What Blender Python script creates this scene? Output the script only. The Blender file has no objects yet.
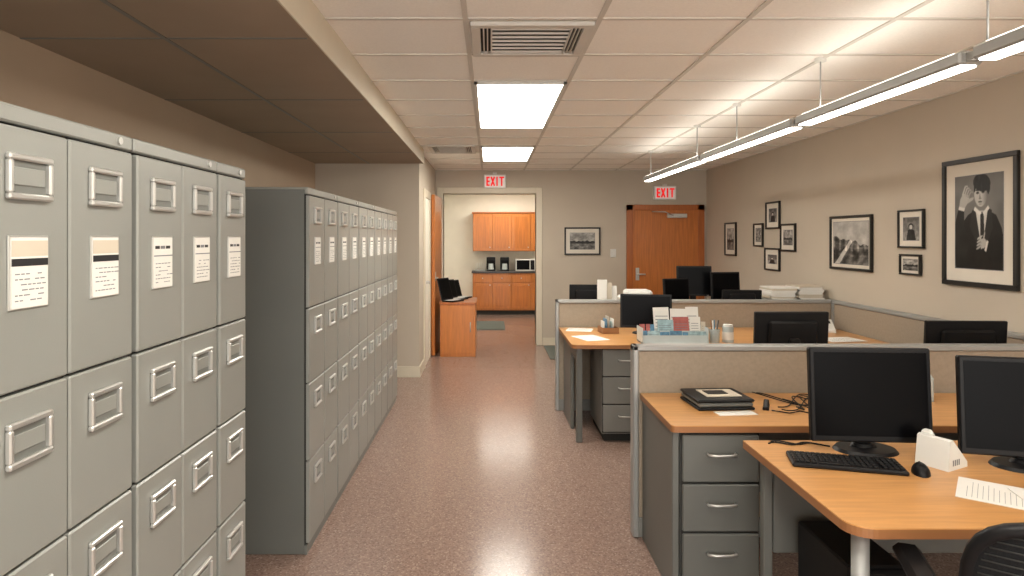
import bpy, math, random
from mathutils import Vector, Matrix, noise
random.seed(7)
sc = bpy.context.scene
try:
    sc.view_settings.view_transform = 'Standard'
    sc.view_settings.look = 'None'
    sc.view_settings.exposure = 0.15
except Exception: pass

def lin(c):
    out=[]
    for v in c:
        v=v/255.0
        out.append(v/12.92 if v<=0.04045 else ((v+0.055)/1.055)**2.4)
    return tuple(out)

# ---------------------------------------------------------------- materials
def base_mat(name):
    m=bpy.data.materials.new(name); m.use_nodes=True
    nt=m.node_tree; b=nt.nodes['Principled BSDF']
    return m,nt,b
def mat(name,rgb,rough=0.5,metal=0.0,var=0.06,scale=6.0,bump=0.0,bscale=120.0,coat=0.0,spec=0.5,stretch=(1,1,1)):
    m,nt,b=base_mat(name)
    L=lin(rgb)
    tc=nt.nodes.new('ShaderNodeTexCoord')
    mp=nt.nodes.new('ShaderNodeMapping'); mp.inputs['Scale'].default_value=stretch
    nt.links.new(tc.outputs['Object'],mp.inputs['Vector'])
    n=nt.nodes.new('ShaderNodeTexNoise'); n.inputs['Scale'].default_value=scale; n.inputs['Detail'].default_value=4
    nt.links.new(mp.outputs['Vector'],n.inputs['Vector'])
    r=nt.nodes.new('ShaderNodeValToRGB')
    r.color_ramp.elements[0].position=0.3; r.color_ramp.elements[1].position=0.7
    r.color_ramp.elements[0].color=tuple(max(0,v*(1-var)) for v in L)+(1,)
    r.color_ramp.elements[1].color=tuple(min(1,v*(1+var)) for v in L)+(1,)
    nt.links.new(n.outputs['Fac'],r.inputs['Fac'])
    nt.links.new(r.outputs['Color'],b.inputs['Base Color'])
    b.inputs['Roughness'].default_value=rough; b.inputs['Metallic'].default_value=metal
    b.inputs['Coat Weight'].default_value=coat
    b.inputs['Specular IOR Level'].default_value=spec
    if bump>0:
        n2=nt.nodes.new('ShaderNodeTexNoise'); n2.inputs['Scale'].default_value=bscale
        nt.links.new(tc.outputs['Object'],n2.inputs['Vector'])
        bp=nt.nodes.new('ShaderNodeBump'); bp.inputs['Strength'].default_value=bump; bp.inputs['Distance'].default_value=0.002
        nt.links.new(n2.outputs['Fac'],bp.inputs['Height']); nt.links.new(bp.outputs['Normal'],b.inputs['Normal'])
    return m
def wood(name,rgb,stretch,var=0.22,rough=0.35,scale=4.0):
    m=mat(name,rgb,rough,0,var,scale,0,0,0.15,0.5,stretch)
    return m
def emis(name,rgb,strength,base=None):
    m,nt,b=base_mat(name)
    b.inputs['Base Color'].default_value=(lin(base) if base else (0.8,0.8,0.8))+(1,)
    b.inputs['Emission Color'].default_value=lin(rgb)+(1,)
    b.inputs['Emission Strength'].default_value=strength
    return m
def terrazzo():
    m,nt,b=base_mat('terrazzo_floor')
    tc=nt.nodes.new('ShaderNodeTexCoord')
    def vor(scale):
        v=nt.nodes.new('ShaderNodeTexVoronoi'); v.inputs['Scale'].default_value=scale
        nt.links.new(tc.outputs['Object'],v.inputs['Vector'])
        bw=nt.nodes.new('ShaderNodeSeparateColor'); nt.links.new(v.outputs['Color'],bw.inputs['Color'])
        return bw.outputs[0]
    r=nt.nodes.new('ShaderNodeValToRGB'); r.color_ramp.interpolation='CONSTANT'
    cr=r.color_ramp
    cols=[(0.0,(98,77,69)),(0.12,(139,115,104)),(0.40,(150,127,116)),(0.68,(131,108,98)),(0.87,(176,157,145)),(0.96,(106,91,85))]
    cr.elements[0].position=0; cr.elements[0].color=lin(cols[0][1])+(1,)
    cr.elements[1].position=cols[1][0]; cr.elements[1].color=lin(cols[1][1])+(1,)
    for p,c in cols[2:]:
        e=cr.elements.new(p); e.color=lin(c)+(1,)
    nt.links.new(vor(130),r.inputs['Fac'])
    n=nt.nodes.new('ShaderNodeTexNoise'); n.inputs['Scale'].default_value=0.9; n.inputs['Detail'].default_value=3
    nt.links.new(tc.outputs['Object'],n.inputs['Vector'])
    mx2=nt.nodes.new('ShaderNodeMix'); mx2.data_type='RGBA'; mx2.inputs[0].default_value=0.45
    nt.links.new(r.outputs['Color'],mx2.inputs[6]); mx2.inputs[7].default_value=lin((143,120,109))+(1,)
    nt.links.new(mx2.outputs[2],b.inputs['Base Color'])
    rr=nt.nodes.new('ShaderNodeMapRange'); rr.inputs[3].default_value=0.15; rr.inputs[4].default_value=0.23
    nt.links.new(n.outputs['Fac'],rr.inputs[0]); nt.links.new(rr.outputs[0],b.inputs['Roughness'])
    b.inputs['Specular IOR Level'].default_value=0.32
    return m
def attr_mat(name):
    m,nt,b=base_mat(name)
    a=nt.nodes.new('ShaderNodeAttribute'); a.attribute_name='Col'
    nt.links.new(a.outputs['Color'],b.inputs['Base Color']); b.inputs['Roughness'].default_value=0.35
    b.inputs['Specular IOR Level'].default_value=0.25
    return m

M={}
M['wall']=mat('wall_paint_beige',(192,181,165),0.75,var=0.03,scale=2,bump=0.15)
M['wall_l']=mat('wall_paint_shaded',(182,162,140),0.75,var=0.03,scale=2,bump=0.15)  # left wall's dimmer light painted in as a darker, browner wall colour
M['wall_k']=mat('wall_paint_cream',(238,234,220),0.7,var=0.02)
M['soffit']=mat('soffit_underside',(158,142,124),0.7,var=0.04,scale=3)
M['trim']=mat('trim_cream',(214,205,185),0.45,var=0.02)
M['tile']=mat('ceiling_tile',(249,246,240),0.9,var=0.03,scale=90,bump=0.4,bscale=160)
M['tbar']=mat('ceiling_tbar',(208,204,196),0.5,var=0.02)
M['floor']=terrazzo()
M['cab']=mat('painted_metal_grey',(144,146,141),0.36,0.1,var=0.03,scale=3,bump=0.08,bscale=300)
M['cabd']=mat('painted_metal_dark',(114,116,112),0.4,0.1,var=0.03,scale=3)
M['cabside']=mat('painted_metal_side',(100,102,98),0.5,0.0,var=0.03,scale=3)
M['gap']=mat('seam_dark',(40,40,38),0.8,var=0.02)
M['chrome']=mat('brushed_nickel',(205,205,202),0.32,0.7,var=0.03)
M['alu']=mat('aluminium_rail',(160,161,159),0.4,0.3,var=0.02)
M['desk']=wood('desk_laminate_maple',(196,144,88),(1.2,14,1.2),0.12,0.33)
M['deskedge']=mat('desk_edge_band',(148,100,62),0.45,var=0.05)
M['doorw']=wood('door_wood_orange',(188,111,48),(12,12,0.8),0.16,0.35)
M['doorf']=wood('door_frame_wood',(168,94,40),(10,10,1),0.15,0.35)
M['kcab']=wood('kitchen_cabinet_wood',(194,118,54),(10,10,1),0.12,0.35)
M['fabric']=mat('partition_fabric',(156,143,127),0.95,var=0.06,scale=60,bump=0.5,bscale=400,spec=0.1)
M['ped']=mat('desk_metal_grey',(102,103,99),0.42,0.1,var=0.03)
M['pedl']=mat('desk_metal_lightgrey',(130,130,126),0.42,0.1,var=0.03)
M['black']=mat('black_plastic',(16,16,18),0.45,var=0.1,spec=0.25)
M['screen']=mat('monitor_glass',(5,5,7),0.3,var=0.05,spec=0.08)
M['blackm']=mat('black_mesh_fabric',(24,25,27),0.85,var=0.3,scale=200,bump=0.8,bscale=500,spec=0.2)
M['white']=mat('white_plastic',(218,218,213),0.45,var=0.02)
M['paper']=mat('white_paper',(224,222,216),0.85,var=0.02)
M['paper2']=mat('cream_paper',(200,190,172),0.85,var=0.03)
M['ink']=mat('printed_ink',(120,122,126),0.8,var=0.05)
M['inkb']=mat('label_black_ink',(28,28,30),0.6,var=0.05)
M['blue']=mat('blue_print',(84,130,160),0.5,var=0.3,scale=40)
M['teal']=mat('teal_print',(150,178,184),0.4,var=0.3,scale=30)
M['redp']=mat('red_print',(170,90,84),0.5,var=0.2,scale=30)
M['brown']=mat('brown_cardboard',(140,98,62),0.8,var=0.1)
M['frame']=mat('picture_frame_black',(16,15,14),0.35,var=0.1)
M['matb']=mat('picture_mat_white',(218,211,198),0.8,var=0.02)
M['photo']=attr_mat('printed_photograph')
M['mat_rug']=mat('entrance_mat_carpet',(92,98,92),0.95,var=0.15,scale=80,bump=0.6)
M['counter']=mat('counter_stone',(58,52,48),0.3,var=0.2,scale=40)
M['panel']=emis('light_panel_diffuser',(255,249,237),18.0)
M['strip']=emis('pendant_lens',(255,249,237),16.0)
M['upstrip']=emis('pendant_uplight',(255,249,237),7.5)
M['kpanel']=emis('kitchen_light_diffuser',(255,250,238),10.0)
M['red']=emis('exit_letter_red',(230,10,22),0.6,(200,16,24))
M['exitw']=emis('exit_sign_face',(246,222,210),0.15)
M['glassy']=mat('clear_acrylic',(186,196,196),0.12,var=0.05)

# ---------------------------------------------------------------- builder
class B:
    def __init__(s,name,loc=(0,0,0),rz=0.0):
        s.name=name; s.loc=loc; s.rz=rz; s.v=[]; s.f=[]; s.fm=[]; s.fs=[]; s.mats=[]; s.col={}
    def mi(s,k):
        if k not in s.mats: s.mats.append(k)
        return s.mats.index(k)
    def add(s,verts,faces,k,smooth=False,T=None):
        o=len(s.v); i=s.mi(k)
        for p in verts:
            p=Vector(p)
            if T is not None: p=T@p
            s.v.append(p)
        for f in faces:
            s.f.append([o+a for a in f]); s.fm.append(i); s.fs.append(smooth)
        return o
    def box(s,x0,x1,y0,y1,z0,z1,k,bev=0.0,T=None):
        if x0>x1:x0,x1=x1,x0
        if y0>y1:y0,y1=y1,y0
        if z0>z1:z0,z1=z1,z0
        b=min(bev,(x1-x0)*.49,(y1-y0)*.49,(z1-z0)*.49)
        if b<=0:
            V=[(x,y,z) for x in (x0,x1) for y in (y0,y1) for z in (z0,z1)]
            F=[(0,1,3,2),(4,6,7,5),(0,4,5,1),(2,3,7,6),(0,2,6,4),(1,5,7,3)]
            s.add(V,F,k,False,T); return
        V=[];idx={}
        X=(x0,x1);Y=(y0,y1);Z=(z0,z1)
        for i in (0,1):
            for j in (0,1):
                for l in (0,1):
                    sx=1 if i==0 else -1; sy=1 if j==0 else -1; sz=1 if l==0 else -1
                    idx[(i,j,l,'x')]=len(V); V.append((X[i],Y[j]+sy*b,Z[l]+sz*b))
                    idx[(i,j,l,'y')]=len(V); V.append((X[i]+sx*b,Y[j],Z[l]+sz*b))
                    idx[(i,j,l,'z')]=len(V); V.append((X[i]+sx*b,Y[j]+sy*b,Z[l]))
        F=[]
        for i in (0,1): F.append([idx[(i,0,0,'x')],idx[(i,0,1,'x')],idx[(i,1,1,'x')],idx[(i,1,0,'x')]])
        for j in (0,1): F.append([idx[(0,j,0,'y')],idx[(0,j,1,'y')],idx[(1,j,1,'y')],idx[(1,j,0,'y')]])
        for l in (0,1): F.append([idx[(0,0,l,'z')],idx[(0,1,l,'z')],idx[(1,1,l,'z')],idx[(1,0,l,'z')]])
        for i in (0,1):
            for j in (0,1): F.append([idx[(i,j,0,'x')],idx[(i,j,1,'x')],idx[(i,j,1,'y')],idx[(i,j,0,'y')]])
        for i in (0,1):
            for l in (0,1): F.append([idx[(i,0,l,'x')],idx[(i,1,l,'x')],idx[(i,1,l,'z')],idx[(i,0,l,'z')]])
        for j in (0,1):
            for l in (0,1): F.append([idx[(0,j,l,'y')],idx[(1,j,l,'y')],idx[(1,j,l,'z')],idx[(0,j,l,'z')]])
        for i in (0,1):
            for j in (0,1):
                for l in (0,1): F.append([idx[(i,j,l,'x')],idx[(i,j,l,'y')],idx[(i,j,l,'z')]])
        c=Vector(((x0+x1)/2,(y0+y1)/2,(z0+z1)/2)); FF=[]
        for f in F:
            p=[Vector(V[a]) for a in f]; n=(p[1]-p[0]).cross(p[2]-p[0]); m=sum(p,Vector())/len(p)
            FF.append(f if n.dot(m-c)>0 else f[::-1])
        s.add(V,FF,k,False,T)
    def tube(s,pts,r,k,n=8,caps=True,T=None,radii=None):
        pts=[Vector(p) for p in pts]; V=[];F=[]
        up=None
        for i,p in enumerate(pts):
            if i==0:d=pts[1]-p
            elif i==len(pts)-1:d=p-pts[i-1]
            else:d=(pts[i+1]-pts[i-1])
            d.normalize()
            if up is None:
                up=Vector((0,0,1)) if abs(d.z)<0.9 else Vector((1,0,0))
            a=d.cross(up); 
            if a.length<1e-4: a=d.cross(Vector((0,1,0.3)))
            a.normalize(); b2=a.cross(d); b2.normalize(); up=b2
            rr=radii[i] if radii else r
            for t in range(n):
                an=2*math.pi*t/n
                V.append(p+a*math.cos(an)*rr+b2*math.sin(an)*rr)
        for i in range(len(pts)-1):
            for t in range(n):
                F.append((i*n+t,i*n+(t+1)%n,(i+1)*n+(t+1)%n,(i+1)*n+t))
        if caps:
            F.append(tuple(range(n-1,-1,-1))); F.append(tuple((len(pts)-1)*n+t for t in range(n)))
        s.add(V,F,k,True,T)
    def cyl(s,c,r,h,k,n=20,r2=None,sx=1,sy=1,T=None):
        r2=r if r2 is None else r2
        V=[(c[0]+math.cos(2*math.pi*t/n)*r*sx,c[1]+math.sin(2*math.pi*t/n)*r*sy,c[2]) for t in range(n)]
        V+=[(c[0]+math.cos(2*math.pi*t/n)*r2*sx,c[1]+math.sin(2*math.pi*t/n)*r2*sy,c[2]+h) for t in range(n)]
        F=[(t,(t+1)%n,n+(t+1)%n,n+t) for t in range(n)]
        s.add(V,F,k,True,T)
        s.add(V,[tuple(range(n-1,-1,-1)),tuple(range(n,2*n))],k,False,T)
    def prism(s,poly,z0,z1,k,T=None,kside=None):
        n=len(poly)
        V=[(p[0],p[1],z0) for p in poly]+[(p[0],p[1],z1) for p in poly]
        s.add(V,[tuple(range(n-1,-1,-1)),tuple(range(n,2*n))],k,False,T)
        s.add(V,[(t,(t+1)%n,n+(t+1)%n,n+t) for t in range(n)],kside or k,False,T)
    def grid(s,x0,x1,z0,z1,y,nx,nz,fn,k='photo'):
        V=[];F=[];cols=[]
        for j in range(nz+1):
            for i in range(nx+1):
                u=i/nx;v=j/nz
                V.append((x0+(x1-x0)*u,y,z0+(z1-z0)*v)); cols.append(fn(u,v))
        for j in range(nz):
            for i in range(nx):
                a=j*(nx+1)+i; F.append((a,a+1,a+nx+2,a+nx+1))
        o=s.add(V,F,k)
        for i,c in enumerate(cols): s.col[o+i]=c
    def done(s):
        me=bpy.data.meshes.new(s.name)
        me.from_pydata([tuple(v) for v in s.v],[],s.f)
        for k in s.mats: me.materials.append(M[k])
        me.polygons.foreach_set('material_index',s.fm)
        me.polygons.foreach_set('use_smooth',s.fs)
        if s.col:
            at=me.color_attributes.new('Col','FLOAT_COLOR','POINT')
            for i in range(len(s.v)):
                c=max(4,min(250,s.col.get(i,200)))
                L=lin((c,c*0.985,c*0.955)); at.data[i].color=L+(1,)
        me.update()
        o=bpy.data.objects.new(s.name,me); o.location=s.loc; o.rotation_euler=(0,0,s.rz)
        sc.collection.objects.link(o)
        return o
def simple(name,boxes,loc=(0,0,0),rz=0):
    b=B(name,loc,rz)
    for q in boxes: b.box(*q)
    return b.done()

CE=2.53; XL=-1.95; XR=3.13; YB=9.4; YF=-3.0; XS=-0.79; YR=7.25
# ---------------------------------------------------------------- room shell
simple('floor',[(XL-.15,XR+.15,YF-.15,13.75,-0.1,0,'floor')])
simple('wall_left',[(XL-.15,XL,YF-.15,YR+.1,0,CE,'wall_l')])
simple('wall_left_return',[(XL,XS,YR,YR+.12,0,CE,'wall'),(XS-.12,XS,YR+.12,YB,0,CE,'wall')])
simple('wall_right',[(XR,XR+.15,YF-.15,YB+.15,0,CE,'wall')])
OX0,OX1,OZ=-0.675,0.665,2.19
simple('wall_back',[(XS-.12,OX0,YB,YB+.15,0,CE,'wall'),(OX1,XR,YB,YB+.15,0,CE,'wall'),(OX0,OX1,YB,YB+.15,OZ,CE,'wall')])
# kitchenette beyond
simple('wall_kitchen_left',[(-1.45,-1.3,YB+.15,13.75,0,CE,'wall_k')])
simple('wall_kitchen_right',[(1.25,1.4,YB+.15,13.75,0,CE,'wall_k')])
simple('wall_kitchen_back',[(-1.3,1.25,13.6,13.75,0,CE,'wall_k')])
# ceiling
simple('ceiling',[(XL-.15,XR+.15,YF-.15,13.75,CE,CE+.1,'tile')])
gb=B('trim_ceiling_grid')
xs=[-0.11,0.49,1.15,1.81,2.47]
for x in xs: gb.box(x-.012,x+.012,YF,YB,CE-.006,CE,'tbar')
y=2.9-.57*10
while y<YB:
    if y>YF:
        gb.box(-0.74,XR,y-.012,y+.012,CE-.005,CE,'tbar')
    y+=.57
gb.box(XR-.02,XR,YF,YB,CE-.006,CE,'tbar'); gb.box(-.74,XR,YB-.02,YB,CE-.006,CE,'tbar')
gb.done()
sb=B('ceiling_soffit')
SZ=2.38
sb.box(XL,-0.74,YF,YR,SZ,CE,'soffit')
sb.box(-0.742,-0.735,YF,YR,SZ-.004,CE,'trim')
for yy in [0.3,1.5,2.7,3.9,5.1,6.3]:
    sb.box(XL,-0.76,yy-.006,yy+.006,SZ-.003,SZ,'cabd')
sb.box(-1.36,-1.34,YF,YR,SZ-.003,SZ,'cabd')
sb.done()

# baseboards
def bb(name,*a): simple(name,[a+('trim',.004)])
bb('baseboard_left',XL,XL+.012,YF,YR,0,.11)
simple('baseboard_left_return',[(XL,XS,YR-.014,YR,0,.12,'trim'),(XS,XS+.014,YR-.014,7.66,0,.12,'trim')])
bb('baseboard_right',XR-.012,XR,YF,YB,0,.11)
simple('baseboard_back',[(OX1+.1,1.95,YB-.012,YB,0,.11,'trim')])
# opening casing
simple('trim_1',[(OX0-.09,OX0,YB-.02,YB+.17,0,OZ+.09,'trim',.004),(OX1,OX1+.09,YB-.02,YB+.17,0,OZ+.09,'trim',.004),(OX0,OX1,YB-.02,YB+.17,OZ,OZ+.09,'trim',.004)])
# side-wall door with casing
db=B('door_1')
db.box(XS,XS+.02,7.68,7.78,0,2.14,'trim',.004); db.box(XS,XS+.02,8.38,8.46,0,2.14,'trim',.004); db.box(XS,XS+.02,7.78,8.38,2.04,2.14,'trim',.004)
db.box(XS,XS+.008,7.78,8.38,0.0,2.04,'wall_k')
db.cyl((XS+.04,7.85,1.0),.025,.03,'chrome'); db.done()
# open wood door leaf
o=B('door_2',(-0.695,9.36,0),math.radians(-92))
o.box(0,.84,-.045,0,.01,2.12,'doorw',.003)
for z in (.25,1.05,1.85): o.tube([(0,-.05,z),(0,-.05,z+.09)],.008,'chrome')
o.box(.70,.78,-.001,.003,.98,1.10,'chrome',.001)
o.tube([(.77,0,1.02),(.77,.02,1.02),(.66,.02,1.02)],.009,'chrome')
o.done()
# exit wood door on back wall
o=B('door_3',(2.53,YB,0))
o.box(-.56,-.47,-.04,0,0,2.03,'doorf',.004);o.box(.47,.56,-.04,0,0,2.03,'doorf',.004);o.box(-.56,.56,-.04,0,1.95,2.03,'doorf',.004)
o.box(-.47,.47,-.025,0,.01,1.95,'doorw')
o.box(.02,.30,-.075,-.025,1.84,1.90,'chrome',.005)
o.tube([(.10,-.075,1.87),(-.05,-.20,1.92),(-.20,-.05,1.93)],.008,'chrome')
o.box(-.43,-.38,-.035,-.025,.94,1.12,'chrome',.002)
o.tube([(-.405,-.03,1.03),(-.405,-.08,1.03),(-.30,-.08,1.03)],.010,'chrome')
o.box(-.47,.47,-.03,-.025,.02,.22,'chrome')
o.done()
# exit signs
def exit_sign(x,z):
    o=B('exit_sign',(x,YB,z))
    o.box(-.16,.16,-.05,0,-.10,.10,'white',.006)
    o.box(-.145,.145,-.053,-.05,-.085,.085,'exitw')
    t=.011; H=.066; w=.024
    def seg(a,b_):
        a=Vector((a[0],0,a[1]));b_=Vector((b_[0],0,b_[1])); d=(b_-a); L=d.length; ang=math.atan2(d.z,d.x)
        T=Matrix.Translation((a.x,-.055,a.z))@Matrix.Rotation(-ang,4,'Y')
        o.box(0,L,-.002,.002,-t,t,'red',0,T)
    cx=-.099
    o.box(cx-w,cx-w+2*t,-.057,-.053,-H,H,'red')
    for zz in (-H,-t,H-2*t): o.box(cx-w,cx+w,-.057,-.053,zz,zz+2*t,'red')
    cx=-.030; seg((cx-w,-H),(cx+w,H)); seg((cx-w,H),(cx+w,-H))
    cx=.031; o.box(cx-t,cx+t,-.057,-.053,-H,H,'red')
    cx=.098; o.box(cx-t,cx+t,-.057,-.053,-H,H,'red'); o.box(cx-w-.01,cx+w+.01,-.057,-.053,H-2*t,H,'red')
    o.box(-.03,.03,-.04,0,.10,.13,'white')
    o.done()
exit_sign(.07,2.365); exit_sign(2.52,2.20)
# switch plate
o=B('light_switch',(1.78,YB,1.33)); o.box(-.04,.04,-.01,0,-.06,.06,'white',.003); o.box(-.012,.012,-.016,-.01,-.03,.03,'white',.002); o.done()

# ---------------------------------------------------------------- lights
def panel(name,x0,x1,y0,y1,k='panel',z=CE):
    o=B(name,((x0+x1)/2,(y0+y1)/2,z)); w=(x1-x0)/2; d=(y1-y0)/2
    for q in ((-w,w,-d,-d+.02),(-w,w,d-.02,d),(-w,-w+.02,-d,d),(w-.02,w,-d,d)): o.box(q[0],q[1],q[2],q[3],-.02,-.001,'white')
    o.box(-w+.02,w-.02,-d+.02,d-.02,-.012,-.001,k)
    o.done()
panel('fill_light_panel',-.10,.48,4.05,5.70)
panel('fill_light_panel',-.10,.48,6.9,8.15)
panel('fill_light_panel',-.10,.48,.63,1.75)  # unseen overhead panel, added for fill light
panel('fill_light_panel',-.10,.48,-1.65,-.55)  # added fill light behind the camera, out of view
panel('fill_light_panel',1.83,2.46,-1.65,-.55)  # extra fill panel in another column, added behind the camera
panel('fill_light_panel',-.2,.8,12.2,13.0,'kpanel')
panel('fill_light_panel',-1.25,-.8,9.8,11.6,'kpanel')
def vent(x0,x1,y0,y1,n=7):
    o=B('air_vent',((x0+x1)/2,(y0+y1)/2,CE)); w=(x1-x0)/2; d=(y1-y0)/2
    t=.045
    for q in ((-w,w,-d,-d+t),(-w,w,d-t,d),(-w,-w+t,-d+t,d-t),(w-t,w,-d+t,d-t)): o.box(q[0],q[1],q[2],q[3],-.022,-.001,'tbar',.003)
    o.box(-w+t,w-t,-d+t,d-t,-.004,-.001,'gap')
    for i in range(n):
        yy=-d+t+(2*d-2*t)*(i+.5)/n
        o.box(-w+t+.05,w-t-.05,-.0055,.0055,-.0015,.0015,'tbar',0,Matrix.Translation((0,yy,-.014))@Matrix.Rotation(math.radians(-45),4,'X'))
    for sx in (-1,1):
        o.box(sx*(w-t-.052)-.004,sx*(w-t-.052)+.004,-d+t,d-t,-.02,-.004,'tbar')
        for i in range(2):
            xx=sx*(w-t-.015-.018*i)
            o.box(xx-.003,xx+.003,-d+t,d-t,-.018,-.004,'tbar')
    o.done()
vent(-.09,.475,2.93,3.44); vent(-.66,-.16,6.82,7.40,6)
# linear pendant
o=B('linear_pendant_light',(1.8,0,2.2))
for a,b_ in ((5.50,7.45),(3.80,5.44),(2.43,3.74),(0.9,2.37),(-.8,.84)):
    o.box(-.045,.045,a,b_,.0,.05,'alu',.008)
    o.box(-.032,.032,a+.02,b_-.02,-.006,.0005,'strip')
    o.box(-.03,.03,a+.05,b_-.05,.0505,.054,'upstrip')
o.box(-.02,.02,-.8,7.4,.01,.04,'alu')
for yy in (.2,1.2,2.35,3.54,4.74,5.65,7.27):
    o.tube([(0,yy,.05),(0,yy,CE-2.2)],.004,'alu',6); o.cyl((0,yy,CE-2.2-.02),.03,.02,'white')
o.done()

# ---------------------------------------------------------------- filing cabinets
def drawer_handle(o,T):
    w,h=.060,.043; t=.012
    o.box(-w,w,-.012,0,h-t,h,'chrome',.003,T); o.box(-w,w,-.012,0,-h,-h+t,'chrome',.003,T)
    o.box(-w,-w+t,-.012,0,-h+t,h-t,'chrome',.003,T); o.box(w-t,w,-.012,0,-h+t,h-t,'chrome',.003,T)
    o.box(-w+t,w-t,-.003,0,-h+t,h-t,'cabd',0,T)
    o.box(-w+t+.006,w-t-.006,-.006,-.003,-.016,.018,'cab',.002,T)
def label(o,T,style):
    o.box(-.054,.054,-.004,0,-.070,.070,'chrome',.001,T)
    o.box(-.049,.049,-.0055,-.004,-.067,.066,'paper',0,T)
    if style==0:
        o.box(-.049,.049,-.0060,-.0055,.030,.060,'paper2',0,T); o.box(-.049,.049,-.0064,-.0055,.012,.026,'inkb',0,T)
    else:
        for q in range(3): o.box(-.042+.028*q,-.020+.028*q,-.0062,-.0055,.036,.044,'inkb' if q!=1 else 'ink',0,T)
        o.box(-.049,.049,-.0060,-.0055,.016,.019,'ink',0,T)
    for j in range(6):
        x=-.040
        while x<.034:
            l=random.uniform(.006,.016)
            if random.random()<.85: o.box(x,x+l,-.0060,-.0055,-.002-j*.010-.0022,-.002-j*.010,'ink',0,T)
            x+=l+.004
def cabinet(y0,y1,ncol,seams,st):
    X=-.89; D=.62
    o=B('filing_cabinet',(X,(y0+y1)/2,0),math.radians(90))
    w=(y1-y0)/2
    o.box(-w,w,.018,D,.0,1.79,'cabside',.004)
    o.box(-w,w,0,.018,1.765,1.80,'cab',.004)
    o.box(-w,w,.005,D,1.785,1.80,'cab',.006)
    o.box(-w+.002,w-.002,.012,.019,.0,1.766,'gap')
    cw=2*w/ncol
    S=[1.762]+list(seams)+[.05]
    o.box(-w,w,.006,.018,0,.045,'cabd')
    for c in range(ncol):
        a=-w+cw*c+.003; b_=a+cw-.006
        if c==0:a+=.004
        if c==ncol-1:b_-=.004
        for r in range(len(S)-1):
            o.box(a,b_,-.004,.016,S[r+1]+.003,S[r]-.003,'cab',.004)
            xc=(a+b_)/2
            if r==0:
                drawer_handle(o,Matrix.Translation((xc,-.004,1.665)))
                label(o,Matrix.Translation((xc,-.004,1.485)),st)
            elif S[r]-S[r+1]>.2:
                drawer_handle(o,Matrix.Translation((xc,-.004,S[r]-.095)))
    o.cyl((0,0,0),.009,.006,'chrome',12,T=Matrix.Translation((w-.06,0,1.783))@Matrix.Rotation(math.radians(90),4,'X'))
    o.done()
sn=[1.26,.93,.60,.27]; sf=[1.205,.835,.455]
cabinet(.615,1.113,2,sn,0)
cabinet(1.118,1.618,2,sn,0)
cabinet(1.628,2.117,2,sn,1)
cabinet(2.125,2.365,1,sn,1)
yy=3.18
for i in range(5):
    cabinet(yy,yy+.602,2,sf,1); yy+=.608

# ---------------------------------------------------------------- partitions
def partition(name,x0,x1,y0,y1,h=.994):
    o=B(name)
    alongx=(x1-x0)>(y1-y0)
    e=.012
    if alongx:
        o.box(x0+.03,x1-.03,y0+e,y1-e,.10,h-.03,'fabric',.004)
        o.box(x0,x0+.03,y0,y1,0,h,'alu',.006); o.box(x1-.03,x1,y0,y1,0,h,'alu',.006)
    else:
        o.box(x0+e,x1-e,y0+.03,y1-.03,.10,h-.03,'fabric',.004)
        o.box(x0,x1,y0,y0+.03,0,h,'alu',.006); o.box(x0,x1,y1-.03,y1,0,h,'alu',.006)
    o.box(x0,x1,y0,y1,h-.03,h,'alu',.006)
    o.box(x0+.004,x1-.004,y0+.004,y1-.004,.0,.10,'pedl',.003)
    o.done()
partition('cubicle_partition',.74,XR-.02,3.36,3.43)
partition('cubicle_partition',.59,XR-.02,5.83,5.90)
partition('cubicle_partition',XR-.075,XR-.015,3.435,5.825)
partition('cubicle_partition',XR-.075,XR-.015,1.2,3.355)

# ---------------------------------------------------------------- desks
def bow(o,x,y,z,w=.06,k='chrome'):
    pts=[(x-w,y,z),(x-w,y-.02,z),(x-w*.5,y-.03,z),(x+w*.5,y-.03,z),(x+w,y-.02,z),(x+w,y,z)]
    o.tube(pts,.006,k,6)
def pedestal(o,x0,x1,y0,y1,z1,n,k='ped'):
    o.box(x0,x1,y0+.015,y1,.06,z1,k,.003)
    o.box(x0+.02,x1-.02,y0+.04,y1-.02,0,.06,'gap')
    o.box(x0+.002,x1-.002,y0+.010,y0+.016,.07,z1-.005,'gap')
    h=(z1-.08)/n
    for i in range(n):
        a=.075+h*i
        o.box(x0+.006,x1-.006,y0-.006,y0+.012,a+.004,a+h-.006,k,.005)
        bow(o,(x0+x1)/2,y0-.006,a+h*.60)
def top(o,x0,x1,y0,y1,z=.75,t=.03,cr=0.0):
    if cr<=0: poly=[(x0,y0),(x1,y0),(x1,y1),(x0,y1)]
    else:
        poly=[]
        for i in range(9):
            a=math.pi+math.pi/2*i/8
            poly.append((x0+cr+cr*math.cos(a),y0+cr+cr*math.sin(a)))
        poly+=[(x1,y0),(x1,y1),(x0,y1)]
    o.prism(poly,z-t,z-.004,'desk',kside='deskedge')
    o.prism(poly,z-.004,z,'desk')
# desk2 (against near partition)
o=B('office_desk')
top(o,.775,3.05,2.77,3.355,cr=.02)
o.box(.785,.815,2.80,3.35,0,.718,'ped',.004)
o.box(.83,3.0,3.32,3.35,.25,.718,'ped',.003)
pedestal(o,.82,1.16,2.79,3.30,.715,3)
o.box(2.98,3.01,2.80,3.31,0,.718,'ped',.004)
o.done()
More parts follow.
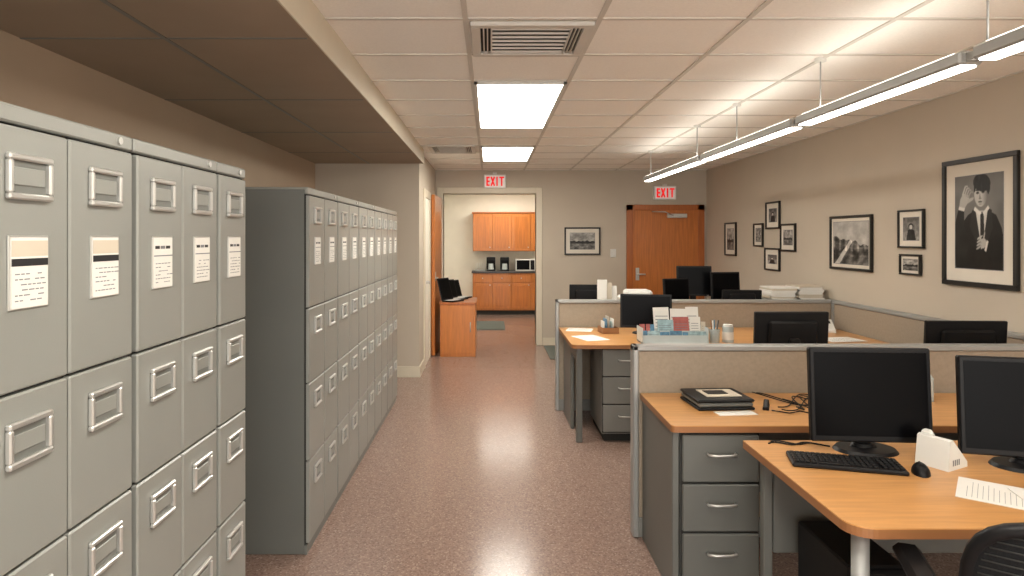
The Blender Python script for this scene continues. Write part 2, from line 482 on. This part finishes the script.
# desk1 near
o=B('office_desk')
top(o,1.0,3.05,1.79,2.57,cr=.07)
for (x,y_) in ((1.065,1.87),(2.95,1.87),(2.95,2.5)):
    o.tube([(x,y_,.0),(x,y_,.72)],.024,'alu',14); o.cyl((x,y_,.0),.035,.012,'black')
o.box(1.04,1.075,2.47,2.505,0,.72,'ped',.004)
o.box(1.08,2.95,2.475,2.50,.35,.72,'ped',.003)
o.box(1.09,2.95,1.86,1.89,.69,.72,'alu',.003)
o.done()
# desk3
o=B('office_desk')
top(o,.615,3.04,4.86,5.82,cr=.05)
o.box(.655,.685,5.28,5.78,0,.72,'ped',.004)
o.box(.655,.70,4.92,4.97,0,.72,'ped',.004)
o.box(.655,.685,4.97,5.28,.62,.72,'ped',.004)
pedestal(o,.85,1.22,4.93,5.5,.715,3,'pedl')
o.box(1.25,3.0,5.75,5.78,.3,.72,'ped',.003)
o.box(2.98,3.01,4.92,5.74,0,.72,'ped',.004)
o.done()
# desk4 behind near partition
o=B('office_desk')
top(o,.95,3.04,3.435,4.08)
o.box(.97,1.0,3.47,4.04,0,.72,'ped',.004); o.box(2.98,3.01,3.47,4.04,0,.72,'ped',.004); o.box(1.0,2.98,3.46,3.48,.3,.72,'ped')
o.done()
# desk5 behind far partition
o=B('office_desk')
top(o,.66,2.55,5.91,6.62)
o.box(.68,.71,5.95,6.58,0,.72,'ped',.004); o.box(2.50,2.53,5.95,6.58,0,.72,'ped',.004); o.box(.71,2.5,5.94,5.96,.3,.72,'ped')
o.done()
o=B('storage_cabinet',(2.83,6.15,0))
o.box(-.26,.27,-.22,.22,.05,.98,'cab',.004); o.box(-.24,.25,-.2,.2,0,.05,'gap')
o.box(-.25,-.002,.22,.235,.07,.96,'cab',.003);o.box(.002,.26,.22,.235,.07,.96,'cab',.003); o.done()

# ---------------------------------------------------------------- monitors
def monitor(x,y,z,w,h,bot,rz=0.0,tilt=4):
    o=B('computer_monitor',(x,y,z),math.radians(rz))
    T=Matrix.Translation((0,0,bot+h/2))@Matrix.Rotation(math.radians(-tilt),4,'X')
    t=.016
    o.box(-w/2,w/2,-.012,.016,-h/2,h/2,'black',.005,T)
    o.box(-w/2+t,w/2-t,-.0135,-.011,-h/2+t+.006,h/2-t,'screen',0,T)
    o.box(-w*.33,w*.33,.016,.042,-h*.34,h*.32,'black',.012,T)
    o.box(w/2-.05,w/2-.03,-.0135,-.012,-h/2+.007,-h/2+.011,'chrome',0,T)
    o.box(-.03,.03,.040,.062,.010,bot+h*.45,'black',.006)
    o.cyl((0,.03,0),.115,.012,'black',28,.105,sy=.75)
    o.cyl((0,.045,.012),.05,.012,'black',20,.04,sy=.6)
    o.done()
monitor(1.412,2.42,.75,.435,.345,.045,-4)
monitor(1.87,2.24,.75,.45,.34,.045,-14)
monitor(1.72,3.72,.75,.42,.27,.11,180)
monitor(2.76,3.78,.75,.46,.27,.05,178)
monitor(1.30,5.42,.75,.42,.28,.05,-12)
# far row
monitor(.93,6.3,.75,.32,.26,.09,175)
monitor(1.80,6.28,.75,.29,.27,.14,20)
monitor(2.04,6.50,.75,.34,.30,.22,-6)
monitor(2.28,6.30,.75,.30,.27,.20,10)
monitor(2.33,6.02,.75,.36,.16,.16,178)

# keyboard
def keyboard(x,y,rz):
    o=B('computer_keyboard',(x,y,.75),math.radians(rz)); S=Matrix.Scale(.86,4,(1,0,0))
    o.box(-.21,.21,-.07,.07,0,.016,'black',.005,S)
    for r in range(5):
        for c in range(15):
            if r==0 and 3<c<9: continue
            xx=-.20+.0205*c
            o.box(xx,xx+.0175,-.06+.023*r,-.06+.023*r+.019,.016,.0225,'black',.002,S)
        for c in range(4):
            xx=.12+.0205*c
            o.box(xx,xx+.0175,-.06+.023*r,-.06+.023*r+.019,.016,.0225,'black',.002,S)
    o.box(-.118,-.017,-.06,-.041,.016,.0225,'black',.002,S)
    o.done()
keyboard(1.25,2.29,-15)
o=B('computer_mouse',(1.465,2.21,.75),math.radians(-25))
V=[];F=[]
for j in range(7):
    ph=math.pi/2*j/6
    for t in range(20):
        a=2*math.pi*t/20; V.append((.028*math.cos(a)*math.cos(ph)**.7,.048*math.sin(a)*math.cos(ph)**.7,.030*math.sin(ph)*(1+.15*math.sin(a))))
for j in range(6):
    for t in range(20): F.append((j*20+t,j*20+(t+1)%20,(j+1)*20+(t+1)%20,(j+1)*20+t))
o.add(V,F,'black',True); o.box(-.004,.004,.012,.034,.022,.032,'ped',.002); o.done()

# white wedge desk phone: sloped keypad face, handset cradled on the side, triangular cheek visible
o=B('desk_telephone',(1.58,2.29,.75),math.radians(-62))
V=[(-.055,-.045,0),(.055,-.045,0),(.055,.075,0),(-.055,.075,0),(-.055,-.030,.100),(.055,-.030,.100),(.055,-.018,.105),(-.055,-.018,.105),(.055,.075,.018),(-.055,.075,.018)]
o.add(V,[(0,1,5,4),(4,5,6,7),(7,6,8,9),(9,8,2,3),(1,2,8,6,5),(0,4,7,9,3),(3,2,1,0)],'white')
sl=-math.atan2(.087,.093)
T=Matrix.Translation((0,.0285,.0620))@Matrix.Rotation(sl,4,'X')
o.box(-.052,-.020,-.062,.058,.008,.024,'white',.007,T); o.box(-.054,-.018,-.062,-.036,.0,.022,'white',.006,T); o.box(-.054,-.018,.032,.058,.0,.022,'white',.006,T)
for r in range(4):
    for c in range(3): o.box(-.006+.017*c,.006+.017*c,.0-.045+.018*r,.012-.045+.018*r,.0,.004,'ink',.001,T)
o.box(-.008,.042,.032,.052,.0,.003,'screen',0,T)
for q in range(4): o.box(.0552,.0560,-.018+.012*q,-.012+.012*q,.015,.035,'ink')
o.done()
def sheet(x,y,z,w,d,rz,name='paper_sheet',lines=True,k='paper'):
    o=B(name,(x,y,z),math.radians(rz)); o.box(-w/2,w/2,-d/2,d/2,.0005,.002,k)
    if lines:
        for i in range(16):
            yy=d*.40-i*d*.05; o.box(-w*.4,w*(.1+.28*random.random()),yy-.0006,yy+.0006,.002,.0022,'ink')
    o.done()
sheet(1.61,2.01,.75,.21,.27,52); sheet(1.76,1.93,.7525,.21,.29,75)

# stack/tray on desk2
o=B('document_tray',(1.09,3.13,.75),math.radians(4))
o.box(-.135,.135,-.12,.12,0,.012,'black',.004)
o.box(-.13,.13,-.115,.12,.014,.034,'ped',.006); o.box(-.135,.135,-.12,.125,.036,.050,'black',.006)
o.box(-.07,.10,-.06,.08,.050,.053,'paper2'); o.box(-.05,.05,-.02,.05,.053,.056,'black',.001); o.done()
sheet(1.12,2.965,.75,.18,.07,6,'notepad',False)
o=B('stapler',(1.30,3.06,.75),math.radians(65))
o.box(-.05,.05,-.014,.014,0,.010,'black',.003); o.box(-.052,.045,-.012,.012,0,.014,'black',.004,Matrix.Translation((0,0,.012))@Matrix.Rotation(math.radians(-10),4,'Y')); o.box(.04,.05,-.012,.012,0,.022,'black'); o.done()
# cables
o=B('tangled_cables')
for s_ in range(6):
    p=[]; ph=random.random()*6
    for i in range(26):
        t=i/25
        p.append((1.38+t*.42+.05*math.sin(6*t+ph),3.10+.13*math.sin(9*t+ph*2)*(1-t*.4)+.02*s_,.755+.010*abs(math.sin(7*t+ph))))
    o.tube(p,.003,'black',5)
p=[(1.3,3.0,.755),(1.36,2.95,.756),(1.42,2.98,.757),(1.50,2.9,.755),(1.46,2.8,.754),(1.43,2.762,.752),(1.43,2.760,.70)]
o.tube(p,.003,'black',5)
o.done()
o=B('desk_cables')
for (a,b_) in (((1.10,2.545),(1.30,2.50)),((1.08,2.52),(1.28,2.52))):
    p=[(a[0]+(b_[0]-a[0])*t/12,a[1]+(b_[1]-a[1])*t/12+.015*math.sin(t*.9),.754) for t in range(13)]
    o.tube(p,.003,'black',5)
o.done()
o=B('water_bottle',(2.15,3.2,.75)); o.cyl((0,0,0),.03,.11,'glassy',16); o.cyl((0,0,.11),.03,.03,'glassy',16,.012); o.cyl((0,0,.14),.014,.018,'white',12); o.done()

# PC tower
o=B('computer_tower',(1.24,2.22,0))
o.box(-.095,.095,-.14,.20,.012,.50,'black',.006); o.box(-.09,.09,-.155,-.14,.02,.49,'black',.008)
o.box(-.07,.07,-.160,-.154,.36,.40,'screen',.002); o.box(-.07,.07,-.160,-.154,.31,.35,'screen',.002); o.cyl((0,0,0),.012,.004,'chrome',14,T=Matrix.Translation((0,-.154,.24))@Matrix.Rotation(math.radians(90),4,'X'))
for x_ in (-.07,.07):
    for y_ in (-.12,.17): o.cyl((x_,y_,0),.014,.014,'black',10)
o.done()

# office chair (back toward camera side, facing desk)
def chair(x,y,rz):
    o=B('office_chair',(x,y,0),math.radians(rz))
    for i in range(5):
        a=2*math.pi*i/5+.3
        ex,ey=.27*math.cos(a),.27*math.sin(a)
        o.tube([(0,0,.11),(ex*.5,ey*.5,.10),(ex,ey,.075)],.02,'black',8,radii=[.03,.022,.016])
        o.cyl((0,0,-.012),.028,.024,'black',14,T=Matrix.Translation((ex,ey,.028))@Matrix.Rotation(a,4,'Z')@Matrix.Rotation(math.radians(90),4,'X'))
        o.tube([(ex,ey,.03),(ex,ey,.08)],.008,'black',6)
    o.tube([(0,0,.09),(0,0,.43)],.026,'chrome',14); o.box(-.09,.09,-.1,.1,.42,.455,'black',.01)
    V=[];F=[];n=32
    for (s_,z) in ((.86,.455),(1,.475),(1,.505),(.93,.525),(.7,.532),(.01,.53)):
        for t in range(n):
            a=2*math.pi*t/n; c_,q=math.cos(a),math.sin(a)
            V.append((.225*s_*math.copysign(abs(c_)**.5,c_),.225*s_*math.copysign(abs(q)**.5,q),z))
    for j in range(5):
        for t in range(n): F.append((j*n+t,j*n+(t+1)%n,(j+1)*n+(t+1)%n,(j+1)*n+t))
    F.append(tuple(range(n-1,-1,-1)))
    o.add(V,F,'blackm',True)
    zc,hh,ww=.715,.20,.225
    def bk(u,v,off):
        return (ww*u, -.23-.05*(1-u*u)+off-.04*(v), zc+hh*v)
    rings=8; V=[];F=[]
    for off in (0,.03):
        base=len(V)
        for r in range(rings+1):
            s_=r/rings
            for t in range(n):
                a=2*math.pi*t/n; c_,q=math.cos(a),math.sin(a)
                u=s_*math.copysign(abs(c_)**.55,c_); v=s_*math.copysign(abs(q)**.55,q)
                V.append(bk(u,v,off))
        for r in range(rings):
            for t in range(n):
                f=(base+r*n+t,base+r*n+(t+1)%n,base+(r+1)*n+(t+1)%n,base+(r+1)*n+t)
                F.append(f if off else f[::-1])
    N=(rings+1)*n
    for t in range(n): F.append((rings*n+t,rings*n+(t+1)%n,N+rings*n+(t+1)%n,N+rings*n+t))
    o.add(V,F,'blackm',True)
    rim=[]
    for t in range(n+1):
        a=2*math.pi*t/n; c_,q=math.cos(a),math.sin(a)
        rim.append(bk(math.copysign(abs(c_)**.55,c_),math.copysign(abs(q)**.55,q),.015))
    o.tube(rim,.018,'black',8,caps=False)
    for i in range(-10,11):
        v=i/11.5; e=(1-abs(v)**3.6)**(1/3.6)
        o.tube([bk(e*u,v,-.001) for u in (-.95,-.6,-.2,.2,.6,.95)],.0020,'gap',5)
    o.tube([(0,-.05,.44),(0,-.25,.44),(0,-.31,.52),(0,-.31,.72)],.022,'black',8)
    for sx in (-1,1):
        o.tube([(sx*.16,0,.45),(sx*.27,0,.46),(sx*.28,.0,.56),(sx*.27,.0,.655)],.016,'black',8)
        o.box(sx*.27-.035,sx*.27+.035,-.13,.13,.645,.68,'black',.014)
    o.done()
chair(1.40,1.65,-20)

# ---------------------------------------------------------------- desk3 clutter
o=B('brochure_rack',(1.40,4.99,.75))
o.box(-.25,.25,-.09,.10,0,.012,'glassy',.002)
def tier(yy,zz,hs,x0,x1,ks,seed,ws=(.06,.08,.09)):
    rnd=random.Random(seed)
    T=Matrix.Translation((0,yy,zz))@Matrix.Rotation(math.radians(-10),4,'X')
    o.box(x0,x1,-.006,-.003,-.01,.05,'glassy',0,T)
    x=x0+.005
    while x<x1-.03:
        w=rnd.choice(ws); h=rnd.uniform(*hs); w=min(w,x1-x)
        k=rnd.choice(ks); o.box(x,x+w,.0,.008,0,h,k,0,T@Matrix.Rotation(math.radians(rnd.uniform(-2,2)),4,'Y'))
        for q in range(4): o.box(x+.01,x+w-.015,-.001,0,h*(.3+.12*q),h*(.325+.12*q),'ink',0,T)
        x+=w+.004
tier(-.07,.012,(.07,.10),-.25,.25,['teal','blue','paper','blue'],3,(.04,.07,.09))
tier(-.02,.04,(.12,.17),-.12,.25,['paper','paper','teal','paper2','redp'],5,(.06,.08,.12))
tier(.04,.05,(.20,.24),-.13,.22,['paper','paper','paper2'],8,(.12,.15))
tier(.0,.03,(.09,.13),-.25,-.13,['blue','redp'],9,(.03,.04))
o.box(-.25,-.246,-.09,.10,0,.12,'glassy'); o.box(.246,.25,-.09,.10,0,.12,'glassy')
o.done()
o=B('pen_cup',(1.72,4.98,.75)); o.cyl((0,0,0),.035,.10,'glassy',18,.04)
for i in range(5):
    a=i*1.3; o.tube([(.01*math.cos(a),.01*math.sin(a),.02),(.03*math.cos(a),.03*math.sin(a),.17)],.004,['black','blue','brown','white','ink'][i],6)
o.done()
o=B('glass_jar',(1.83,5.0,.75)); o.cyl((0,0,0),.042,.12,'glassy',20,.042); o.cyl((0,0,.12),.036,.015,'white',20); o.cyl((0,0,.02),.0425,.06,'paper',20); o.done()
sheet(.78,5.66,.75,.2,.22,75); sheet(.80,5.2,.75,.2,.28,20)
o=B('cardboard_tray',(1.00,5.5,.75),.1); o.box(-.07,.07,-.08,.08,0,.006,'brown')
for q in ((-.07,.07,-.08,-.075),(-.07,.07,.075,.08),(-.07,-.065,-.075,.075),(.065,.07,-.075,.075)): o.box(*q,0,.05,'brown')
for i in range(5): o.box(-.05+.02*i,-.045+.02*i,-.05,.05,.006,.10+.02*(i%3),['paper','blue','paper2','teal','paper'][i])
o.done()
o=B('desk_telephone',(2.86,5.6,.75),-.3)
V=[(-.09,-.1,0),(.09,-.1,0),(.09,.1,0),(-.09,.1,0),(-.09,-.1,.02),(.09,-.1,.02),(.09,.1,.09),(-.09,.1,.09)]
o.add(V,[(3,2,1,0),(4,5,6,7),(0,1,5,4),(1,2,6,5),(2,3,7,6),(3,0,4,7)],'white')
o.box(-.085,-.035,-.09,.09,.0,.03,'black',.01,Matrix.Translation((0,0,.06))@Matrix.Rotation(math.radians(19),4,'X'))
o.box(0,.07,.02,.07,0,.003,'screen',0,Matrix.Translation((0,0,.057))@Matrix.Rotation(math.radians(19),4,'X')); o.done()
sheet(2.5,5.2,.75,.22,.3,70); sheet(2.75,5.1,.7525,.22,.3,100)
# far desk clutter
o=B('brochure_stand',(1.10,6.08,.75)); 
for i,xx in enumerate((-.05,.0,.05)):
    o.box(xx-.05,xx+.04,-.02+.02*i,-.012+.02*i,0,.41-.03*i,'paper' if i!=1 else 'paper2',.001)
o.box(-.11,.1,-.04,.06,0,.02,'white',.004); o.done()
o=B('desktop_printer',(1.40,6.18,.75)); o.box(-.17,.17,-.14,.14,0,.25,'white',.015); o.box(-.13,.13,-.155,-.14,.06,.12,'black',.004); o.box(-.12,.12,-.12,.10,.25,.31,'white',.02); o.done()
def pstack(x,y,z,n,w=.22,d=.28):
    o=B('paper_stack',(x,y,z)); zz=0
    for i in range(n):
        h=random.uniform(.008,.02); dx=random.uniform(-.012,.012)
        o.box(-w/2+dx,w/2+dx,-d/2,d/2,zz+.0005,zz+h,random.choice(['paper','paper','paper2']),.001); zz+=h
    o.done()
pstack(2.70,6.12,.98,9,.23); pstack(2.96,6.12,.98,8,.22)

# ---------------------------------------------------------------- wood cabinet by opening
o=B('wooden_side_cabinet',(-.435,8.86,0))
o.box(-.215,.245,-.38,.34,.0,.68,'kcab',.003); o.box(-.225,.255,-.39,.35,.68,.71,'doorf',.004)
o.box(-.195,.225,-.386,-.38,.04,.655,'kcab',.003)
o.tube([(.18,-.388,.45),(.18,-.41,.45),(.18,-.41,.33),(.18,-.388,.33)],.006,'chrome',6)
o.done()
for i,(yy,hh) in enumerate(((8.62,.30),(8.88,.26),(9.1,.24))):
    o=B('laptop_computer',(-.49+.05*i,yy,.71),math.radians(58))
    o.box(-.13,.13,-.09,.09,0,.018,'black',.004)
    T=Matrix.Translation((0,.09,.015))@Matrix.Rotation(math.radians(-16),4,'X')
    o.box(-.13,.13,-.006,.006,0,hh,'black',.004,T)
    o.box(-.115,.115,-.0075,-.006,.02,hh-.02,'screen',0,T)
    o.box(-.11,.11,-.05,.06,.018,.020,'white'); o.done()

# ---------------------------------------------------------------- kitchenette
o=B('kitchen_base_cabinets',(.45,13.3,0))
o.box(-.8,.78,-.18,.28,.09,.84,'kcab'); o.box(-.8,.78,-.14,.28,0,.09,'gap'); 
for i in range(4):
    a=-.79+.39*i
    o.box(a,a+.38,-.2,-.18,.66,.82,'kcab',.004)
    o.box(a,a+.38,-.2,-.18,.12,.64,'kcab',.004)
    o.box(a+.05,a+.33,-.204,-.2,.17,.59,'doorw',.003)
    o.tube([(a+.19,-.2,.74),(a+.19,-.22,.74)],.012,'chrome',8)
    o.tube([(a+.34,-.2,.6),(a+.34,-.22,.6)],.012,'chrome',8)
o.done()
o=B('kitchen_countertop',(.45,13.3,.84)); o.box(-.82,.79,-.22,.29,0,.04,'counter',.004); o.done()
o=B('kitchen_wall_cabinets',(.45,13.43,0))
o.box(-.8,.78,-.15,.165,1.28,2.05,'kcab'); 
for i in range(4):
    a=-.79+.39*i
    o.box(a,a+.38,-.17,-.15,1.29,2.04,'kcab',.004); o.box(a+.05,a+.33,-.174,-.17,1.34,1.99,'doorw',.003)
    o.tube([(a+.34,-.17,1.36),(a+.34,-.19,1.36)],.012,'chrome',8)
o.box(-.82,.79,-.18,.165,2.05,2.08,'doorf',.004)
o.done()
o=B('microwave_oven',(.72,13.3,.88)); o.box(-.2,.2,-.14,.14,.0,.24,'white',.006); o.box(-.18,.08,-.146,-.14,.03,.22,'screen',.003); o.box(.1,.18,-.146,-.14,.03,.22,'black',.003); o.done()
for xx in (.02,.30):
    o=B('coffee_maker',(xx,13.3,.88)); o.box(-.09,.09,-.1,.1,.0,.03,'black',.006); o.box(-.09,.09,.02,.1,.03,.26,'black',.006); o.box(-.09,.09,-.1,.1,.20,.28,'black',.01); o.cyl((0,-.04,.03),.06,.12,'glassy',16,.05); o.done()
o=B('dish_rack',(-.2,13.3,.88)); o.box(-.1,.1,-.1,.1,.0,.02,'alu'); 
for i in range(6): o.box(-.09+.035*i,-.085+.035*i,-.08,.08,.02,.16,'white')
o.done()
simple('entrance_mat',[(-.28,.26,-.55,.55,0.0005,.012,'mat_rug',.003)],(0,11.5,0))
simple('entrance_mat',[(-.35,.35,-.5,.5,0.0005,.012,'mat_rug',.003)],(1.12,8.8,0))

# ---------------------------------------------------------------- pictures
def inpoly(p,poly):
    x,y=p; c=False; j=len(poly)-1
    for i in range(len(poly)):
        xi,yi=poly[i]; xj,yj=poly[j]
        if (yi>y)!=(yj>y) and x<(xj-xi)*(y-yi)/(yj-yi)+xi: c=not c
        j=i
    return c
def ell(u,v,cx,cy,rx,ry,rot=0):
    dx,dy=u-cx,v-cy; c,s=math.cos(rot),math.sin(rot)
    return ((dx*c+dy*s)/rx)**2+((-dx*s+dy*c)/ry)**2<1
def portrait1(u,v):
    n=noise.noise(Vector((u*6,v*8,1)))
    g=128+10*n-36*abs(u-.5)
    suit=[(.05,0),(.10,.28),(.16,.46),(.30,.56),(.46,.62),(.66,.61),(.84,.55),(.94,.42),(1,.2),(1,0)]
    if inpoly((u,v),suit):
        g=22+10*noise.noise(Vector((u*9,v*9,3)))
    if inpoly((u,v),[(.42,.63),(.70,.61),(.62,.26),(.56,.20)]): g=222
    if inpoly((u,v),[(.38,.60),(.44,.64),(.565,.22),(.50,.23),(.33,.44)]): g=38
    if inpoly((u,v),[(.69,.63),(.76,.60),(.78,.42),(.64,.22),(.585,.21)]): g=36
    if inpoly((u,v),[(.545,.585),(.605,.585),(.625,.34),(.585,.24),(.545,.34)]): g=20+26*(int((u+v)*40)%2)
    if inpoly((u,v),[(.46,.60),(.66,.60),(.64,.72),(.47,.72)]): g=128
    if inpoly((u,v),[(.44,.645),(.57,.575),(.53,.55),(.41,.61)]) or inpoly((u,v),[(.69,.65),(.585,.575),(.62,.55),(.72,.62)]): g=234
    if ell(u,v,.55,.775,.125,.135,.12) or inpoly((u,v),[(.45,.74),(.50,.655),(.58,.645),(.65,.72)]):
        g=196-80*max(0,(u-.57))/.12
        if ell(u,v,.49,.785,.030,.011): g=44
        if ell(u,v,.595,.79,.030,.011): g=44
        if ell(u,v,.485,.812,.040,.008,-.1) or ell(u,v,.60,.818,.040,.008,.1): g=40
        if inpoly((u,v),[(.535,.79),(.55,.735),(.52,.725)]): g=130
        if ell(u,v,.54,.725,.026,.006): g=110
        if ell(u,v,.54,.692,.040,.008): g=84
        if ell(u,v,.545,.668,.03,.006): g=150
    if ell(u,v,.68,.77,.020,.036): g=120
    if ell(u,v,.57,.885,.165,.095,-.12) and v>.845-.05*math.sin((u-.42)*9): g=16+46*max(0,noise.noise(Vector((u*34,v*10,0))))
    if inpoly((u,v),[(.64,.90),(.735,.88),(.725,.80),(.695,.76),(.665,.80),(.65,.85)]): g=20
    if inpoly((u,v),[(.42,.89),(.47,.90),(.44,.80),(.418,.79)]): g=24
    if inpoly((u,v),[(.0,.16),(.0,.40),(.10,.62),(.22,.60),(.22,.44),(.34,.30),(.24,.06),(.04,.02)]): g=28+12*n
    if inpoly((u,v),[(.10,.62),(.22,.60),(.24,.635),(.12,.66)]): g=226
    if inpoly((u,v),[(.12,.655),(.235,.635),(.31,.70),(.33,.765),(.20,.79),(.14,.73)]): g=188
    for i in range(4):
        x0=.175+.036*i; y0=.775-.010*i
        if inpoly((u,v),[(x0,y0),(x0+.030,y0-.004),(x0+.085,y0+.085-.012*i),(x0+.060,y0+.095-.012*i)]): g=196-12*i
        if inpoly((u,v),[(x0+.060,y0+.095-.012*i),(x0+.085,y0+.085-.012*i),(x0+.125,y0+.075-.012*i),(x0+.115,y0+.098-.012*i)]): g=190-12*i
    if inpoly((u,v),[(.29,.68),(.40,.715),(.42,.74),(.40,.745),(.30,.73)]): g=180
    if inpoly((u,v),[(1,.34),(.90,.40),(.70,.28),(.66,.18),(.78,.10),(1,.06)]): g=20+10*n
    if inpoly((u,v),[(.655,.175),(.70,.285),(.665,.30),(.622,.195)]): g=230
    if ell(u,v,.60,.265,.060,.050,.6): g=190
    for i in range(4):
        if ell(u,v,.535-.006*i,.325-.034*i,.058,.013,.35): g=194-9*i
    if ell(u,v,.615,.335,.014,.055,-.3): g=184
    return g
def portrait(u,v):
    u=.5+(u-.5)*.93; v=v*.97
    d=.0035
    return .92*(portrait1(u-d,v-d)+portrait1(u+d,v-d)+portrait1(u-d,v+d)+portrait1(u+d,v+d))/4
def landscape(seed,kind):
    def fn(u,v):
        n=noise.fractal(Vector((u*5+seed,v*5,seed)),.8,2.2,5)
        if kind==0:
            hz=.66-.22*u+.10*noise.noise(Vector((u*7,seed,0)))
            if v>hz: return 176+26*n
            g=72+95*n
            if abs((u-.12)-(v*.75))<.03+.07*(1-v)*.6: g=180+30*n
            if int(u*17+seed)%3==0 and .3<v<hz: g+=46
            if int(v*22)%4==0 and u>.5: g+=25
            return max(10,min(235,g))
        if kind==1:
            g=150+40*n-60*v
            if ell(u,v,.5,.62,.16,.13): g=40
            if inpoly((u,v),[(.2,0),(.3,.45),(.5,.5),(.72,.44),(.82,0)]): g=32+25*n
            if ell(u,v,.5,.58,.10,.10): g=190
            return max(10,min(230,g))
        if kind==2:
            if v<.35: return max(12,min(220,110+60*n-60*(.35-v)))
            if v<.5+.08*noise.noise(Vector((u*8,seed,2))): return max(8,38+30*n)
            return max(20,min(230,150+55*n))
        g=120+90*n
        return max(10,min(235,g))
    return fn
def picture(loc,rz,w,h,fw,mw,fn,nx=40,nz=50,name='framed_photograph'):
    o=B(name,loc,math.radians(rz))
    a,b_=w/2,h/2
    o.box(-a,a,-.024,0,b_-fw,b_,'frame',.003);o.box(-a,a,-.024,0,-b_,-b_+fw,'frame',.003)
    o.box(-a,-a+fw,-.024,0,-b_+fw,b_-fw,'frame',.003);o.box(a-fw,a,-.024,0,-b_+fw,b_-fw,'frame',.003)
    o.box(-a+fw,a-fw,-.010,0,-b_+fw,b_-fw,'matb')
    o.grid(-a+fw+mw,a-fw-mw,-b_+fw+mw,b_-fw-mw,-.012,nx,nz,fn)
    if mw>.03:
        q=.004; A=a-fw-mw; Bz=b_-fw-mw
        for bx in ((-A-q,A+q,Bz,Bz+q),(-A-q,A+q,-Bz-q,-Bz),(-A-q,-A,-Bz,Bz),(A,A+q,-Bz,Bz)): o.box(bx[0],bx[1],-.0115,-.010,bx[2],bx[3],'ink')
    o.done()
def rp(y0,y1,z0,z1,fw,mw,fn,nx=40,nz=50):
    picture((XR-.002,(y0+y1)/2,(z0+z1)/2),-90,abs(y1-y0),z1-z0,fw,mw,fn,nx,nz)
rp(3.83,4.47,1.235,2.07,.032,.085,portrait,150,200)
rp(5.30,5.95,1.27,1.745,.022,.032,landscape(3.1,0),80,60)
rp(4.665,4.96,1.475,1.76,.014,.045,landscape(5.2,1))
rp(4.70,4.94,1.275,1.43,.014,.02,landscape(8.4,2))
rp(6.99,7.34,1.65,1.95,.018,.06,landscape(1.7,1))
rp(7.42,7.68,1.45,1.72,.018,.04,landscape(2.9,3))
rp(6.63,6.97,1.41,1.70,.018,.05,landscape(9.3,2))
rp(6.99,7.37,1.19,1.44,.018,.06,landscape(4.6,1))
rp(8.23,8.62,1.32,1.75,.020,.06,landscape(6.6,2))
picture((1.335,YB-.002,1.505),0,.52,.40,.022,.06,landscape(7.7,2))

# ---------------------------------------------------------------- world + camera
w=bpy.data.worlds.new('world'); sc.world=w; w.use_nodes=True
w.node_tree.nodes['Background'].inputs[0].default_value=(1.0,0.965,0.91,1); w.node_tree.nodes['Background'].inputs[1].default_value=4.3
cam=bpy.data.cameras.new('camera'); co=bpy.data.objects.new('camera',cam); sc.collection.objects.link(co)
co.location=(0,0,1.55); co.rotation_euler=(math.radians(90),0,0)
cam.sensor_width=36; cam.lens=36*650/1024; cam.shift_x=22/1024; cam.shift_y=-50/1024; cam.clip_start=.02
sc.camera=co
